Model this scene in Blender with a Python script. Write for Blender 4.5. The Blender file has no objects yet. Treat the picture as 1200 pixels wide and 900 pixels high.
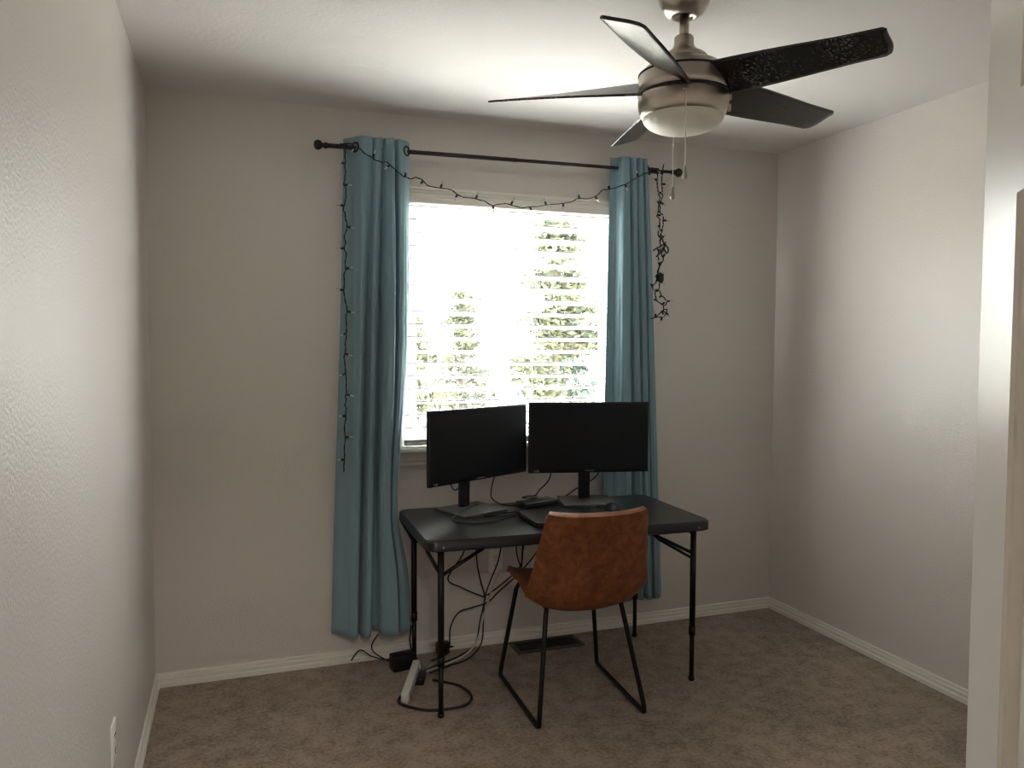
import bpy, bmesh, math, random
from mathutils import Vector, Matrix, noise as mnoise

random.seed(7)
PI = math.pi
R = math.radians
SC = bpy.context.scene
COL = SC.collection

# ------------------------------------------------------------------ helpers
class MB:
    """collects shapes and links them as ONE mesh object"""
    def __init__(self):
        self.bm = bmesh.new()
        self.mi = 0
    def _tag(self, faces, smooth=False):
        for f in faces:
            f.material_index = self.mi
            f.smooth = smooth
    def box(self, x0, x1, y0, y1, z0, z1, mat=None, bev=0.0, seg=2):
        r = bmesh.ops.create_cube(self.bm, size=1.0)
        vs = r['verts']
        c = Vector(((x0+x1)/2, (y0+y1)/2, (z0+z1)/2))
        s = Vector((abs(x1-x0), abs(y1-y0), abs(z1-z0)))
        for v in vs:
            v.co = Vector((v.co.x*s.x, v.co.y*s.y, v.co.z*s.z)) + c
        faces = list({f for v in vs for f in v.link_faces})
        if bev > 0:
            edges = list({e for v in vs for e in v.link_edges})
            g = bmesh.ops.bevel(self.bm, geom=edges, offset=bev, segments=seg, profile=0.5, affect='EDGES')
            faces = list({f for v in g['verts'] for f in v.link_faces} | {f for f in faces if f.is_valid})
        allv = list({v for f in faces for v in f.verts})
        if mat is not None:
            for v in allv:
                v.co = mat @ v.co
        self._tag(faces, bev > 0)
        return self
    def tube(self, pts, r, n=10, cap=True, closed=False):
        pts = [Vector(p) for p in pts]
        N = len(pts)
        rad = r if isinstance(r, (list, tuple)) else [r]*N
        rings = []
        up = None
        for i, p in enumerate(pts):
            if closed:
                t = (pts[(i+1) % N] - pts[i-1]).normalized()
            else:
                a = pts[max(0, i-1)]; b = pts[min(N-1, i+1)]
                t = (b-a)
                if t.length < 1e-9:
                    t = Vector((0, 0, 1))
                t.normalize()
            if up is None:
                up = Vector((0, 0, 1)) if abs(t.z) < .9 else Vector((1, 0, 0))
            s = t.cross(up)
            if s.length < 1e-6:
                s = t.cross(Vector((1, 0.3, 0)))
            s.normalize()
            up = s.cross(t).normalized()
            rings.append([self.bm.verts.new(p + (s*math.cos(2*PI*k/n) + up*math.sin(2*PI*k/n))*rad[i]) for k in range(n)])
        fs = []
        M = N if closed else N-1
        for i in range(M):
            A = rings[i]; B = rings[(i+1) % N]
            for k in range(n):
                fs.append(self.bm.faces.new((A[k], A[(k+1) % n], B[(k+1) % n], B[k])))
        self._tag(fs, True)
        if cap and not closed:
            c = [self.bm.faces.new(rings[0][::-1]), self.bm.faces.new(rings[-1])]
            self._tag(c, False)
        return self
    def lathe(self, prof, n=48, mat=None, cap=True):
        """prof: list of (r, z) around the z axis"""
        rings = []
        for (r, z) in prof:
            if r < 1e-6:
                v = self.bm.verts.new((0, 0, z)); rings.append([v])
            else:
                rings.append([self.bm.verts.new((r*math.cos(2*PI*k/n), r*math.sin(2*PI*k/n), z)) for k in range(n)])
        fs = []
        for A, B in zip(rings[:-1], rings[1:]):
            for k in range(n):
                k2 = (k+1) % n
                if len(A) == 1 and len(B) == 1:
                    continue
                if len(A) == 1:
                    fs.append(self.bm.faces.new((A[0], B[k2], B[k])))
                elif len(B) == 1:
                    fs.append(self.bm.faces.new((A[k], A[k2], B[0])))
                else:
                    fs.append(self.bm.faces.new((A[k], A[k2], B[k2], B[k])))
        if cap:
            for rr in (rings[0], rings[-1]):
                if len(rr) > 2:
                    fs.append(self.bm.faces.new(rr))
        self._tag(fs, True)
        if mat is not None:
            for rr in rings:
                for v in rr:
                    v.co = mat @ v.co
        return self
    def grid(self, P, smooth=True, wrap=False):
        V = [[self.bm.verts.new(p) for p in row] for row in P]
        fs = []
        for i in range(len(V)-1):
            m = len(V[i])
            for j in range(m if wrap else m-1):
                j2 = (j+1) % m
                fs.append(self.bm.faces.new((V[i][j], V[i][j2], V[i+1][j2], V[i+1][j])))
        self._tag(fs, smooth)
        return V
    def prism(self, poly, z0, z1, mat=None, smooth=False):
        """extrude an xy polygon between z0 and z1"""
        a = [self.bm.verts.new((x, y, z0)) for x, y in poly]
        b = [self.bm.verts.new((x, y, z1)) for x, y in poly]
        n = len(poly)
        fs = [self.bm.faces.new(a[::-1]), self.bm.faces.new(b)]
        for k in range(n):
            fs.append(self.bm.faces.new((a[k], a[(k+1) % n], b[(k+1) % n], b[k])))
        self._tag(fs, smooth)
        if mat is not None:
            for v in a+b:
                v.co = mat @ v.co
        return self
    def build(self, name, mat, parent=None, mods=None):
        bmesh.ops.recalc_face_normals(self.bm, faces=self.bm.faces[:])
        me = bpy.data.meshes.new(name)
        self.bm.to_mesh(me); self.bm.free()
        for m in (mat if isinstance(mat, (list, tuple)) else [mat]):
            me.materials.append(m)
        o = bpy.data.objects.new(name, me)
        COL.objects.link(o)
        if parent is not None:
            o.parent = parent
        return o

def sharp(o, ang=35):
    """flat-shade across sharp edges"""
    me = o.data
    bm = bmesh.new(); bm.from_mesh(me)
    for e in bm.edges:
        if len(e.link_faces) == 2 and e.calc_face_angle(0) > R(ang):
            e.smooth = False
    bm.to_mesh(me); bm.free()
    return o

def empty(name, loc=(0, 0, 0), rz=0.0):
    o = bpy.data.objects.new(name, None)
    o.empty_display_size = .05
    COL.objects.link(o)
    o.location = loc; o.rotation_euler = (0, 0, rz)
    return o

def tag(o, label=None, cat=None, group=None, kind=None):
    if label: o['label'] = label
    if cat: o['category'] = cat
    if group: o['group'] = group
    if kind: o['kind'] = kind
    return o

def smooth_path(pts, n=8, closed=False):
    """Catmull-Rom through pts"""
    P = [Vector(p) for p in pts]
    out = []
    N = len(P)
    rng = range(N) if closed else range(N-1)
    for i in rng:
        if closed:
            a, b, c, d = P[i-1], P[i], P[(i+1) % N], P[(i+2) % N]
        else:
            a = P[max(0, i-1)]; b = P[i]; c = P[i+1]; d = P[min(N-1, i+2)]
        for k in range(n):
            t = k/n
            out.append(.5*((2*b) + (-a+c)*t + (2*a-5*b+4*c-d)*t*t + (-a+3*b-3*c+d)*t**3))
    if not closed:
        out.append(P[-1].copy())
    return out

def rounded_rect(w, h, r, n=6):
    pts = []
    for cx, cy, a0 in ((w/2-r, h/2-r, 0), (-w/2+r, h/2-r, 90), (-w/2+r, -h/2+r, 180), (w/2-r, -h/2+r, 270)):
        for k in range(n+1):
            a = R(a0 + 90*k/n)
            pts.append((cx + r*math.cos(a), cy + r*math.sin(a)))
    return pts

# ------------------------------------------------------------------ materials
def new_mat(name):
    m = bpy.data.materials.new(name)
    m.use_nodes = True
    nt = m.node_tree
    b = nt.nodes.get('Principled BSDF')
    return m, nt, b

def mat(name, col, rough=.5, metal=0.0, spec=.5, col2=None, nscale=20, bump=0.0, bscale=200, aniso=0.0, ndetail=4, bdist=.002,
        lo=.35, hi=.65, sheen=0.0, coat=0.0):
    m, nt, b = new_mat(name)
    b.inputs['Base Color'].default_value = (*col, 1)
    b.inputs['Roughness'].default_value = rough
    b.inputs['Metallic'].default_value = metal
    b.inputs['Specular IOR Level'].default_value = spec
    b.inputs['Sheen Weight'].default_value = sheen
    b.inputs['Coat Weight'].default_value = coat
    tc = nt.nodes.new('ShaderNodeTexCoord')
    if col2 is not None:
        n = nt.nodes.new('ShaderNodeTexNoise'); n.inputs['Scale'].default_value = nscale; n.inputs['Detail'].default_value = ndetail
        nt.links.new(tc.outputs['Object'], n.inputs['Vector'])
        cr = nt.nodes.new('ShaderNodeValToRGB')
        cr.color_ramp.elements[0].position = lo; cr.color_ramp.elements[1].position = hi
        cr.color_ramp.elements[0].color = (*col, 1); cr.color_ramp.elements[1].color = (*col2, 1)
        nt.links.new(n.outputs['Fac'], cr.inputs['Fac'])
        nt.links.new(cr.outputs['Color'], b.inputs['Base Color'])
    if bump > 0:
        n = nt.nodes.new('ShaderNodeTexNoise'); n.inputs['Scale'].default_value = bscale; n.inputs['Detail'].default_value = 3
        nt.links.new(tc.outputs['Object'], n.inputs['Vector'])
        bp = nt.nodes.new('ShaderNodeBump'); bp.inputs['Strength'].default_value = bump; bp.inputs['Distance'].default_value = bdist
        nt.links.new(n.outputs['Fac'], bp.inputs['Height'])
        nt.links.new(bp.outputs['Normal'], b.inputs['Normal'])
    return m

M = {}
M['wall'] = mat('wall_paint', (.64, .602, .57), rough=.40, spec=.45, bump=.40, bscale=120, bdist=.004)
M['ceil'] = mat('ceiling_paint', (.69, .665, .645), rough=.9, spec=.2, bump=.35, bscale=70, bdist=.004)
M['trim'] = mat('trim_paint', (.77, .74, .69), rough=.35, bump=.03, bscale=40)
M['door'] = mat('door_paint', (.70, .675, .63), rough=.26, spec=.5, bump=.10, bscale=180, bdist=.001)
M['vinyl'] = mat('white_vinyl', (.80, .80, .79), rough=.35, bump=.02, bscale=60)
M['black_metal'] = mat('black_steel', (.005, .005, .0055), rough=.42, spec=.35, bump=.04, bscale=300)
M['desk'] = mat('black_blow_moulded_plastic', (.011, .012, .0135), rough=.34, spec=.5, bump=.10, bscale=420, bdist=.0005)
M['rod'] = mat('black_rod', (.012, .011, .011), rough=.35, spec=.5, bump=.03, bscale=200)
M['plastic_black'] = mat('black_plastic', (.008, .009, .011), rough=.38, spec=.4, bump=.1, bscale=500, bdist=.0004)
M['plastic_dark'] = mat('dark_satin_plastic', (.014, .015, .018), rough=.3, spec=.5, bump=.03, bscale=500)
M['dusty'] = mat('dusty_dark_plastic', (.030, .030, .031), rough=.34, spec=.55, col2=(.075, .073, .069), nscale=38, bump=.03, bscale=300)
M['screen'] = mat('dark_screen', (.0035, .0050, .0075), rough=.34, spec=.22, bump=.01, bscale=900)
M['grey_mark'] = mat('grey_print', (.30, .31, .33), rough=.5, bump=.01)
M['cable'] = mat('cable_rubber', (.008, .008, .009), rough=.5, bump=.05, bscale=300)
M['cable_white'] = mat('white_cable_rubber', (.55, .53, .50), rough=.45, bump=.05, bscale=300)
M['white_plastic'] = mat('white_plastic', (.68, .66, .62), rough=.35, bump=.02, bscale=200)
M['outlet'] = mat('outlet_plastic', (.90, .89, .86), rough=.3, bump=.02, bscale=200)
M['slot'] = mat('dark_slot', (.02, .02, .02), rough=.7, bump=.02)
M['wire_green'] = mat('dark_green_wire', (.006, .011, .010), rough=.5, bump=.05, bscale=400)
M['vent'] = mat('brown_vent_metal', (.075, .056, .044), rough=.45, spec=.4, bump=.03, bscale=200)
M['vent_dark'] = mat('dark_duct', (.004, .004, .004), rough=.9, bump=.02)

# carpet
def carpet():
    m, nt, b = new_mat('carpet')
    L = nt.links.new
    tc = nt.nodes.new('ShaderNodeTexCoord')
    fine = nt.nodes.new('ShaderNodeTexNoise'); fine.inputs['Scale'].default_value = 70; fine.inputs['Detail'].default_value = 5; fine.inputs['Roughness'].default_value = .72
    mid = nt.nodes.new('ShaderNodeTexNoise'); mid.inputs['Scale'].default_value = 14; mid.inputs['Detail'].default_value = 4
    big = nt.nodes.new('ShaderNodeTexNoise'); big.inputs['Scale'].default_value = 2.6; big.inputs['Detail'].default_value = 3; big.inputs['Distortion'].default_value = .6
    for n in (fine, mid, big):
        L(tc.outputs['Object'], n.inputs['Vector'])
    cr = nt.nodes.new('ShaderNodeValToRGB')
    e = cr.color_ramp.elements
    e[0].position = .385; e[0].color = (.120, .086, .068, 1)
    e[1].position = .60; e[1].color = (.385, .302, .245, 1)
    mm = nt.nodes.new('ShaderNodeMath'); mm.operation = 'MULTIPLY_ADD'; mm.inputs[1].default_value = .30
    L(mid.outputs['Fac'], mm.inputs[0])
    m2 = nt.nodes.new('ShaderNodeMath'); m2.operation = 'MULTIPLY_ADD'; m2.inputs[1].default_value = .55; m2.inputs[2].default_value = .03
    L(fine.outputs['Fac'], m2.inputs[0]); L(m2.outputs[0], mm.inputs[2])
    m3 = nt.nodes.new('ShaderNodeMath'); m3.operation = 'MULTIPLY_ADD'; m3.inputs[1].default_value = .16
    L(big.outputs['Fac'], m3.inputs[0]); L(mm.outputs[0], m3.inputs[2])
    L(m3.outputs[0], cr.inputs['Fac'])
    L(cr.outputs['Color'], b.inputs['Base Color'])
    b.inputs['Roughness'].default_value = .95
    b.inputs['Specular IOR Level'].default_value = .1
    b.inputs['Sheen Weight'].default_value = .15
    bp = nt.nodes.new('ShaderNodeBump'); bp.inputs['Strength'].default_value = .8; bp.inputs['Distance'].default_value = .010
    L(m3.outputs[0], bp.inputs['Height']); L(bp.outputs['Normal'], b.inputs['Normal'])
    return m
M['carpet'] = carpet()

# brushed nickel
def nickel():
    m, nt, b = new_mat('brushed_nickel')
    L = nt.links.new
    b.inputs['Metallic'].default_value = 1.0
    b.inputs['Base Color'].default_value = (.50, .445, .385, 1)
    b.inputs['Roughness'].default_value = .30
    b.inputs['Anisotropic'].default_value = .6
    tc = nt.nodes.new('ShaderNodeTexCoord')
    mp = nt.nodes.new('ShaderNodeMapping'); mp.inputs['Scale'].default_value = (6, 6, 900)
    n = nt.nodes.new('ShaderNodeTexNoise'); n.inputs['Scale'].default_value = 1.0; n.inputs['Detail'].default_value = 2
    L(tc.outputs['Object'], mp.inputs['Vector']); L(mp.outputs['Vector'], n.inputs['Vector'])
    bp = nt.nodes.new('ShaderNodeBump'); bp.inputs['Strength'].default_value = .08; bp.inputs['Distance'].default_value = .001
    L(n.outputs['Fac'], bp.inputs['Height']); L(bp.outputs['Normal'], b.inputs['Normal'])
    return m
M['nickel'] = nickel()
M['chain'] = mat('pale_bead_chain', (.88, .86, .83), rough=.3, metal=.15, bump=.02)

# fan blade: dark, satin, with dust specks
def blade_mat():
    m, nt, b = new_mat('black_fan_blade')
    L = nt.links.new
    tc = nt.nodes.new('ShaderNodeTexCoord')
    n = nt.nodes.new('ShaderNodeTexNoise'); n.inputs['Scale'].default_value = 150; n.inputs['Detail'].default_value = 3
    n2 = nt.nodes.new('ShaderNodeTexNoise'); n2.inputs['Scale'].default_value = 5; n2.inputs['Detail'].default_value = 2
    L(tc.outputs['Object'], n.inputs['Vector']); L(tc.outputs['Object'], n2.inputs['Vector'])
    mu = nt.nodes.new('ShaderNodeMath'); mu.operation = 'MULTIPLY'
    L(n.outputs['Fac'], mu.inputs[0]); L(n2.outputs['Fac'], mu.inputs[1])
    cr = nt.nodes.new('ShaderNodeValToRGB')
    e = cr.color_ramp.elements
    e[0].position = .29; e[0].color = (.004, .004, .0044, 1)
    e[1].position = .40; e[1].color = (.11, .115, .115, 1)
    L(mu.outputs[0], cr.inputs['Fac']); L(cr.outputs['Color'], b.inputs['Base Color'])
    b.inputs['Roughness'].default_value = .27
    b.inputs['Specular IOR Level'].default_value = .75
    return m
M['blade'] = blade_mat()

# leather
def leather():
    m, nt, b = new_mat('brown_leather')
    L = nt.links.new
    tc = nt.nodes.new('ShaderNodeTexCoord')
    n = nt.nodes.new('ShaderNodeTexNoise'); n.inputs['Scale'].default_value = 22; n.inputs['Detail'].default_value = 7; n.inputs['Roughness'].default_value = .68; n.inputs['Distortion'].default_value = .8
    L(tc.outputs['Object'], n.inputs['Vector'])
    cr = nt.nodes.new('ShaderNodeValToRGB')
    e = cr.color_ramp.elements
    e[0].position = .33; e[0].color = (.120, .036, .013, 1)
    e[1].position = .70; e[1].color = (.285, .102, .040, 1)
    k = cr.color_ramp.elements.new(.52); k.color = (.205, .066, .022, 1)
    L(n.outputs['Fac'], cr.inputs['Fac']); L(cr.outputs['Color'], b.inputs['Base Color'])
    b.inputs['Roughness'].default_value = .40
    b.inputs['Specular IOR Level'].default_value = .45
    n2 = nt.nodes.new('ShaderNodeTexVoronoi'); n2.inputs['Scale'].default_value = 240
    L(tc.outputs['Object'], n2.inputs['Vector'])
    bp = nt.nodes.new('ShaderNodeBump'); bp.inputs['Strength'].default_value = .12; bp.inputs['Distance'].default_value = .001
    L(n2.outputs['Distance'], bp.inputs['Height']); L(bp.outputs['Normal'], b.inputs['Normal'])
    return m
M['leather'] = leather()

# curtain cloth: diffuse + a little light passing through
def cloth():
    m = bpy.data.materials.new('teal_curtain'); m.use_nodes = True
    nt = m.node_tree; nt.nodes.clear(); L = nt.links.new
    out = nt.nodes.new('ShaderNodeOutputMaterial')
    d = nt.nodes.new('ShaderNodeBsdfPrincipled')
    d.inputs['Base Color'].default_value = (.225, .355, .410, 1)
    d.inputs['Roughness'].default_value = .75
    d.inputs['Sheen Weight'].default_value = .25
    d.inputs['Specular IOR Level'].default_value = .25
    t = nt.nodes.new('ShaderNodeBsdfTranslucent'); t.inputs['Color'].default_value = (.22, .38, .44, 1)
    mx = nt.nodes.new('ShaderNodeMixShader'); mx.inputs['Fac'].default_value = .10
    tc = nt.nodes.new('ShaderNodeTexCoord')
    mp = nt.nodes.new('ShaderNodeMapping'); mp.inputs['Scale'].default_value = (900, 900, 500)
    n = nt.nodes.new('ShaderNodeTexNoise'); n.inputs['Scale'].default_value = 1
    bp = nt.nodes.new('ShaderNodeBump'); bp.inputs['Strength'].default_value = .1; bp.inputs['Distance'].default_value = .0006
    L(tc.outputs['Object'], mp.inputs['Vector']); L(mp.outputs['Vector'], n.inputs['Vector']); L(n.outputs['Fac'], bp.inputs['Height'])
    L(bp.outputs['Normal'], d.inputs['Normal'])
    L(d.outputs[0], mx.inputs[1]); L(t.outputs[0], mx.inputs[2]); L(mx.outputs[0], out.inputs['Surface'])
    return m
M['cloth'] = cloth()

def slat_mat():
    m = bpy.data.materials.new('white_slat'); m.use_nodes = True
    nt = m.node_tree; nt.nodes.clear(); L = nt.links.new
    out = nt.nodes.new('ShaderNodeOutputMaterial')
    d = nt.nodes.new('ShaderNodeBsdfPrincipled')
    d.inputs['Base Color'].default_value = (.92, .915, .90, 1)
    d.inputs['Roughness'].default_value = .4
    t = nt.nodes.new('ShaderNodeBsdfTranslucent'); t.inputs['Color'].default_value = (.94, .92, .88, 1)
    mx = nt.nodes.new('ShaderNodeMixShader'); mx.inputs['Fac'].default_value = .05
    n = nt.nodes.new('ShaderNodeTexNoise'); n.inputs['Scale'].default_value = 60
    bp = nt.nodes.new('ShaderNodeBump'); bp.inputs['Strength'].default_value = .03
    L(n.outputs['Fac'], bp.inputs['Height']); L(bp.outputs['Normal'], d.inputs['Normal'])
    L(d.outputs[0], mx.inputs[1]); L(t.outputs[0], mx.inputs[2]); L(mx.outputs[0], out.inputs['Surface'])
    return m
M['slat'] = slat_mat()

def glass_mat():
    m = bpy.data.materials.new('window_glass'); m.use_nodes = True
    nt = m.node_tree; nt.nodes.clear(); L = nt.links.new
    out = nt.nodes.new('ShaderNodeOutputMaterial')
    g = nt.nodes.new('ShaderNodeBsdfGlossy'); g.inputs['Roughness'].default_value = .02
    t = nt.nodes.new('ShaderNodeBsdfTransparent'); t.inputs['Color'].default_value = (.95, .97, .96, 1)
    f = nt.nodes.new('ShaderNodeFresnel'); f.inputs['IOR'].default_value = 1.45
    mx = nt.nodes.new('ShaderNodeMixShader')
    ge = nt.nodes.new('ShaderNodeNewGeometry')
    # reflect only where light enters the pane (the pane does not bend it, so its far face must not trap it)
    mm = nt.nodes.new('ShaderNodeMath'); mm.operation = 'SUBTRACT'; mm.use_clamp = True
    L(f.outputs[0], mm.inputs[0]); L(ge.outputs['Backfacing'], mm.inputs[1])
    L(mm.outputs[0], mx.inputs['Fac']); L(t.outputs[0], mx.inputs[1]); L(g.outputs[0], mx.inputs[2]); L(mx.outputs[0], out.inputs['Surface'])
    return m
M['glass'] = glass_mat()

def bowl_mat():
    m, nt, b = new_mat('frosted_light_bowl')
    b.inputs['Base Color'].default_value = (.80, .77, .70, 1)
    b.inputs['Roughness'].default_value = .45
    b.inputs['Subsurface Weight'].default_value = .2
    b.inputs['Subsurface Radius'].default_value = (.02, .02, .02)
    n = nt.nodes.new('ShaderNodeTexNoise'); n.inputs['Scale'].default_value = 90
    bp = nt.nodes.new('ShaderNodeBump'); bp.inputs['Strength'].default_value = .02
    nt.links.new(n.outputs['Fac'], bp.inputs['Height']); nt.links.new(bp.outputs['Normal'], b.inputs['Normal'])
    return m
M['bowl'] = bowl_mat()

def clear_mat():
    m, nt, b = new_mat('clear_bulb')
    b.inputs['Base Color'].default_value = (.85, .88, .88, 1)
    b.inputs['Roughness'].default_value = .12
    b.inputs['Transmission Weight'].default_value = .35
    b.inputs['IOR'].default_value = 1.45
    return m
M['clear'] = clear_mat()

def leaf_mat(name, c1, c2):
    m = bpy.data.materials.new(name); m.use_nodes = True
    nt = m.node_tree; nt.nodes.clear(); L = nt.links.new
    out = nt.nodes.new('ShaderNodeOutputMaterial')
    d = nt.nodes.new('ShaderNodeBsdfDiffuse')
    t = nt.nodes.new('ShaderNodeBsdfTranslucent')
    mx = nt.nodes.new('ShaderNodeMixShader'); mx.inputs['Fac'].default_value = .15
    tc = nt.nodes.new('ShaderNodeTexCoord')
    n = nt.nodes.new('ShaderNodeTexNoise'); n.inputs['Scale'].default_value = 5; n.inputs['Detail'].default_value = 6
    cr = nt.nodes.new('ShaderNodeValToRGB')
    cr.color_ramp.elements[0].position = .38; cr.color_ramp.elements[0].color = (*c1, 1)
    cr.color_ramp.elements[1].position = .64; cr.color_ramp.elements[1].color = (*c2, 1)
    L(tc.outputs['Object'], n.inputs['Vector']); L(n.outputs['Fac'], cr.inputs['Fac'])
    L(cr.outputs['Color'], d.inputs['Color']); L(cr.outputs['Color'], t.inputs['Color'])
    L(d.outputs[0], mx.inputs[1]); L(t.outputs[0], mx.inputs[2]); L(mx.outputs[0], out.inputs['Surface'])
    return m
M['leaf'] = leaf_mat('tree_leaves', (.045, .050, .038), (.125, .128, .078))
M['leaf2'] = leaf_mat('blue_green_needles', (.042, .056, .050), (.085, .102, .076))
M['bark'] = mat('bark', (.07, .055, .045), rough=.9, col2=(.12, .10, .085), nscale=9, bump=.5, bscale=30)
M['lawn'] = mat('dry_ground', (.085, .078, .066), rough=.95, col2=(.14, .13, .11), nscale=3, bump=.4, bscale=50)
M['lamp_glass'] = None

# ------------------------------------------------------------------ room
W, H, D = 3.058, 2.44, 3.41          # width, height, depth (front wall's room face at y=-D)
T = .12
WX0, WX1, WZ0, WZ1 = 1.035, 2.125, .955, 2.118    # window opening

def struct(mb, name, m, parent=None):
    o = mb.build(name, m, parent)
    if parent is None:
        o['kind'] = 'structure'
    return o

struct(MB().box(-1.4, W+T, -5.2, T, -.10, 0), 'floor', M['carpet'])
struct(MB().box(-1.4, W+T, -5.2, T, H, H+.12), 'ceiling', M['ceil'])
b = MB()
b.box(-T, WX0, 0, T, 0, H); b.box(WX1, W+T, 0, T, 0, H); b.box(WX0, WX1, 0, T, 0, WZ0); b.box(WX0, WX1, 0, T, WZ1, H)
struct(b, 'wall_back', M['wall'])
struct(MB().box(-T, 0, -D-.11, 0, 0, H), 'wall_left', M['wall'])
struct(MB().box(W, W+T, -D-.11, 0, 0, H), 'wall_right', M['wall'])
DX0, DX1, DH = .0, .59, 2.045
b = MB(); b.box(DX1+.02, W, -D-.11, -D, 0, H); b.box(0, DX1+.02, -D-.11, -D, DH+.02, H)
struct(b, 'wall_front', M['wall'])
# hallway that the doorway opens on
b = MB(); b.box(-1.4, W+T, -5.2, -5.08, 0, H); b.box(-1.4, -1.28, -5.08, -D-.11, 0, H); b.box(1.7, 1.82, -5.08, -D-.11, 0, H)
b.box(-1.28, -T, -D-.11, -D, 0, H)
struct(b, 'wall_hall', M['wall'])
# door lining
b = MB(); b.box(DX1, DX1+.02, -D-.115, -D+.004, 0, DH); b.box(.0005, DX1+.02, -D-.115, -D+.004, DH, DH+.02)
struct(b, 'trim_1', M['trim'])

# baseboards with a stepped profile: (offset from wall, height)
BPROF = [(0, 0), (.016, 0), (.016, .018), (.0135, .0205), (.0085, .0225), (.0085, .0265), (.0115, .029), (.0115, .038), (.0060, .0405), (.0060, .044), (.0085, .0465), (.0070, .054), (.0, .0565)]
def baseboard(name, p0, p1, nrm):
    p0 = Vector(p0); p1 = Vector(p1); nrm = Vector(nrm); b = MB()
    rows = []
    for (o, z) in BPROF:
        rows.append([p0 + nrm*o + Vector((0, 0, z)), p1 + nrm*o + Vector((0, 0, z))])
    V = b.grid(rows, smooth=False)
    b.bm.faces.new([r[0] for r in V]); b.bm.faces.new([r[1] for r in V][::-1])
    return struct(b, name, M['trim'])
baseboard('baseboard_back', (0, 0, 0), (W, 0, 0), (0, -1, 0))
baseboard('baseboard_left', (0, 0, 0), (0, -D, 0), (1, 0, 0))
baseboard('baseboard_right', (W, -D, 0), (W, 0, 0), (-1, 0, 0))
baseboard('baseboard_front', (DX1+.03, -D, 0), (W, -D, 0), (0, 1, 0))

# window: vinyl slider in the outer half of the wall
win = empty('window_1', ((WX0+WX1)/2, .09, WZ0)); win['kind'] = 'structure'
def local(o, root):
    """keep world placement of a mesh built in world coordinates under a root"""
    o.parent = root
    o.matrix_parent_inverse = root.matrix_world.inverted()
    return o
bpy.context.view_layer.update()
f = MB(); fy0, fy1 = .032, .086
fw = .045
f.box(WX0, WX0+fw, fy0, fy1, WZ0, WZ1); f.box(WX1-fw, WX1, fy0, fy1, WZ0, WZ1)
f.box(WX0+fw, WX1-fw, fy0, fy1, WZ0, WZ0+fw); f.box(WX0+fw, WX1-fw, fy0, fy1, WZ1-fw, WZ1)
local(f.build('window_frame', M['vinyl']), win)
MX = 1.545
def sash(x0, x1, y0, y1, name):
    s = MB(); w = .034
    z0, z1 = WZ0+fw, WZ1-fw
    s.box(x0, x0+w, y0, y1, z0, z1); s.box(x1-w, x1, y0, y1, z0, z1)
    s.box(x0+w, x1-w, y0, y1, z0, z0+w); s.box(x0+w, x1-w, y0, y1, z1-w, z1)
    so = local(s.build(name, M['vinyl']), win)
    g = MB(); g.box(x0+w, x1-w, (y0+y1)/2-.002, (y0+y1)/2+.002, z0+w, z1-w)
    return so, local(g.build('glass_pane', M['glass']), win)
sash(WX0+fw, MX+.017, .062, .080, 'sash')
sash(MX-.017, WX1-fw, .039, .057, 'sash')
# stool and moulded apron
s = MB()
s.box(WX0-.055, WX1+.055, -.048, 0, .935, .957, bev=.006)
s.box(WX0, WX1, 0, .032, .935, .957)
s.box(WX0-.045, WX1+.045, -.022, 0, .917, .935)
s.box(WX0-.045, WX1+.045, -.018, 0, .902, .917)
s.box(WX0-.045, WX1+.045, -.014, 0, .890, .902, bev=.003)
s.box(WX0-.045, WX1+.045, -.010, 0, .874, .890)
local(s.build('window_sill', M['trim']), win)

# ------------------------------------------------------------------ blind
blind = tag(empty('window_blind', ((WX0+WX1)/2, .0, WZ1)), 'white horizontal slatted blind hanging open in the window', 'blind')
bpy.context.view_layer.update()
BX0, BX1 = WX0+.008, WX1-.008
v = MB()
# moulded valance in front of the head rail (profile in y,z)
prof = [(-.006, 2.117), (-.064, 2.117), (-.064, 2.106), (-.058, 2.102), (-.058, 2.094), (-.054, 2.090), (-.054, 2.072), (-.058, 2.066), (-.058, 2.048), (-.046, 2.044), (-.046, 2.110), (-.006, 2.110)]
rows = [[Vector((BX0-.03, y, z)), Vector((BX1+.03, y, z))] for y, z in prof]
V = v.grid(rows, smooth=False)
local(v.build('valance', M['trim']), blind)
local(MB().box(BX0, BX1, -.036, .012, 2.068, 2.112).build('head_rail', M['vinyl']), blind)
s = MB()
NSL = 19; SP = .0581; Z_TOP = 2.030; TILT = R(14)
for i in range(NSL):
    zc = Z_TOP - i*SP
    mt = Matrix.Translation((0, -.012, zc)) @ Matrix.Rotation(-TILT, 4, 'X')
    # gently crowned slat, 58 mm deep, inner edge high
    pr = []
    for k in range(7):
        u = -1 + 2*k/6
        pr.append((u*.029, .0022*(1-u*u)))
    top = [[mt @ Vector((BX0, y, z+.0022)), mt @ Vector((BX1, y, z+.0022))] for y, z in pr]
    bot = [[mt @ Vector((BX0, y, z-.0022)), mt @ Vector((BX1, y, z-.0022))] for y, z in pr[::-1]]
    s.grid(top+bot+[top[0]])
local(s.build('slat_panel', M['slat']), blind)
local(MB().box(BX0, BX1, -.036, .012, .966, .984, bev=.003).build('bottom_rail', M['trim']), blind)
for x in (1.16, 1.67, 2.02):
    c = MB()
    for y in (-.0425, .0185):
        c.tube([(x, y, 2.075), (x, y, .975)], .0009, 6)
    for i in range(NSL):
        zc = Z_TOP - i*SP - .004
        c.tube([(x, -.0425, zc+.009), (x, .0185, zc-.009)], .0006, 5)
    local(c.build('ladder_cord', M['white_plastic']), blind)

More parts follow.
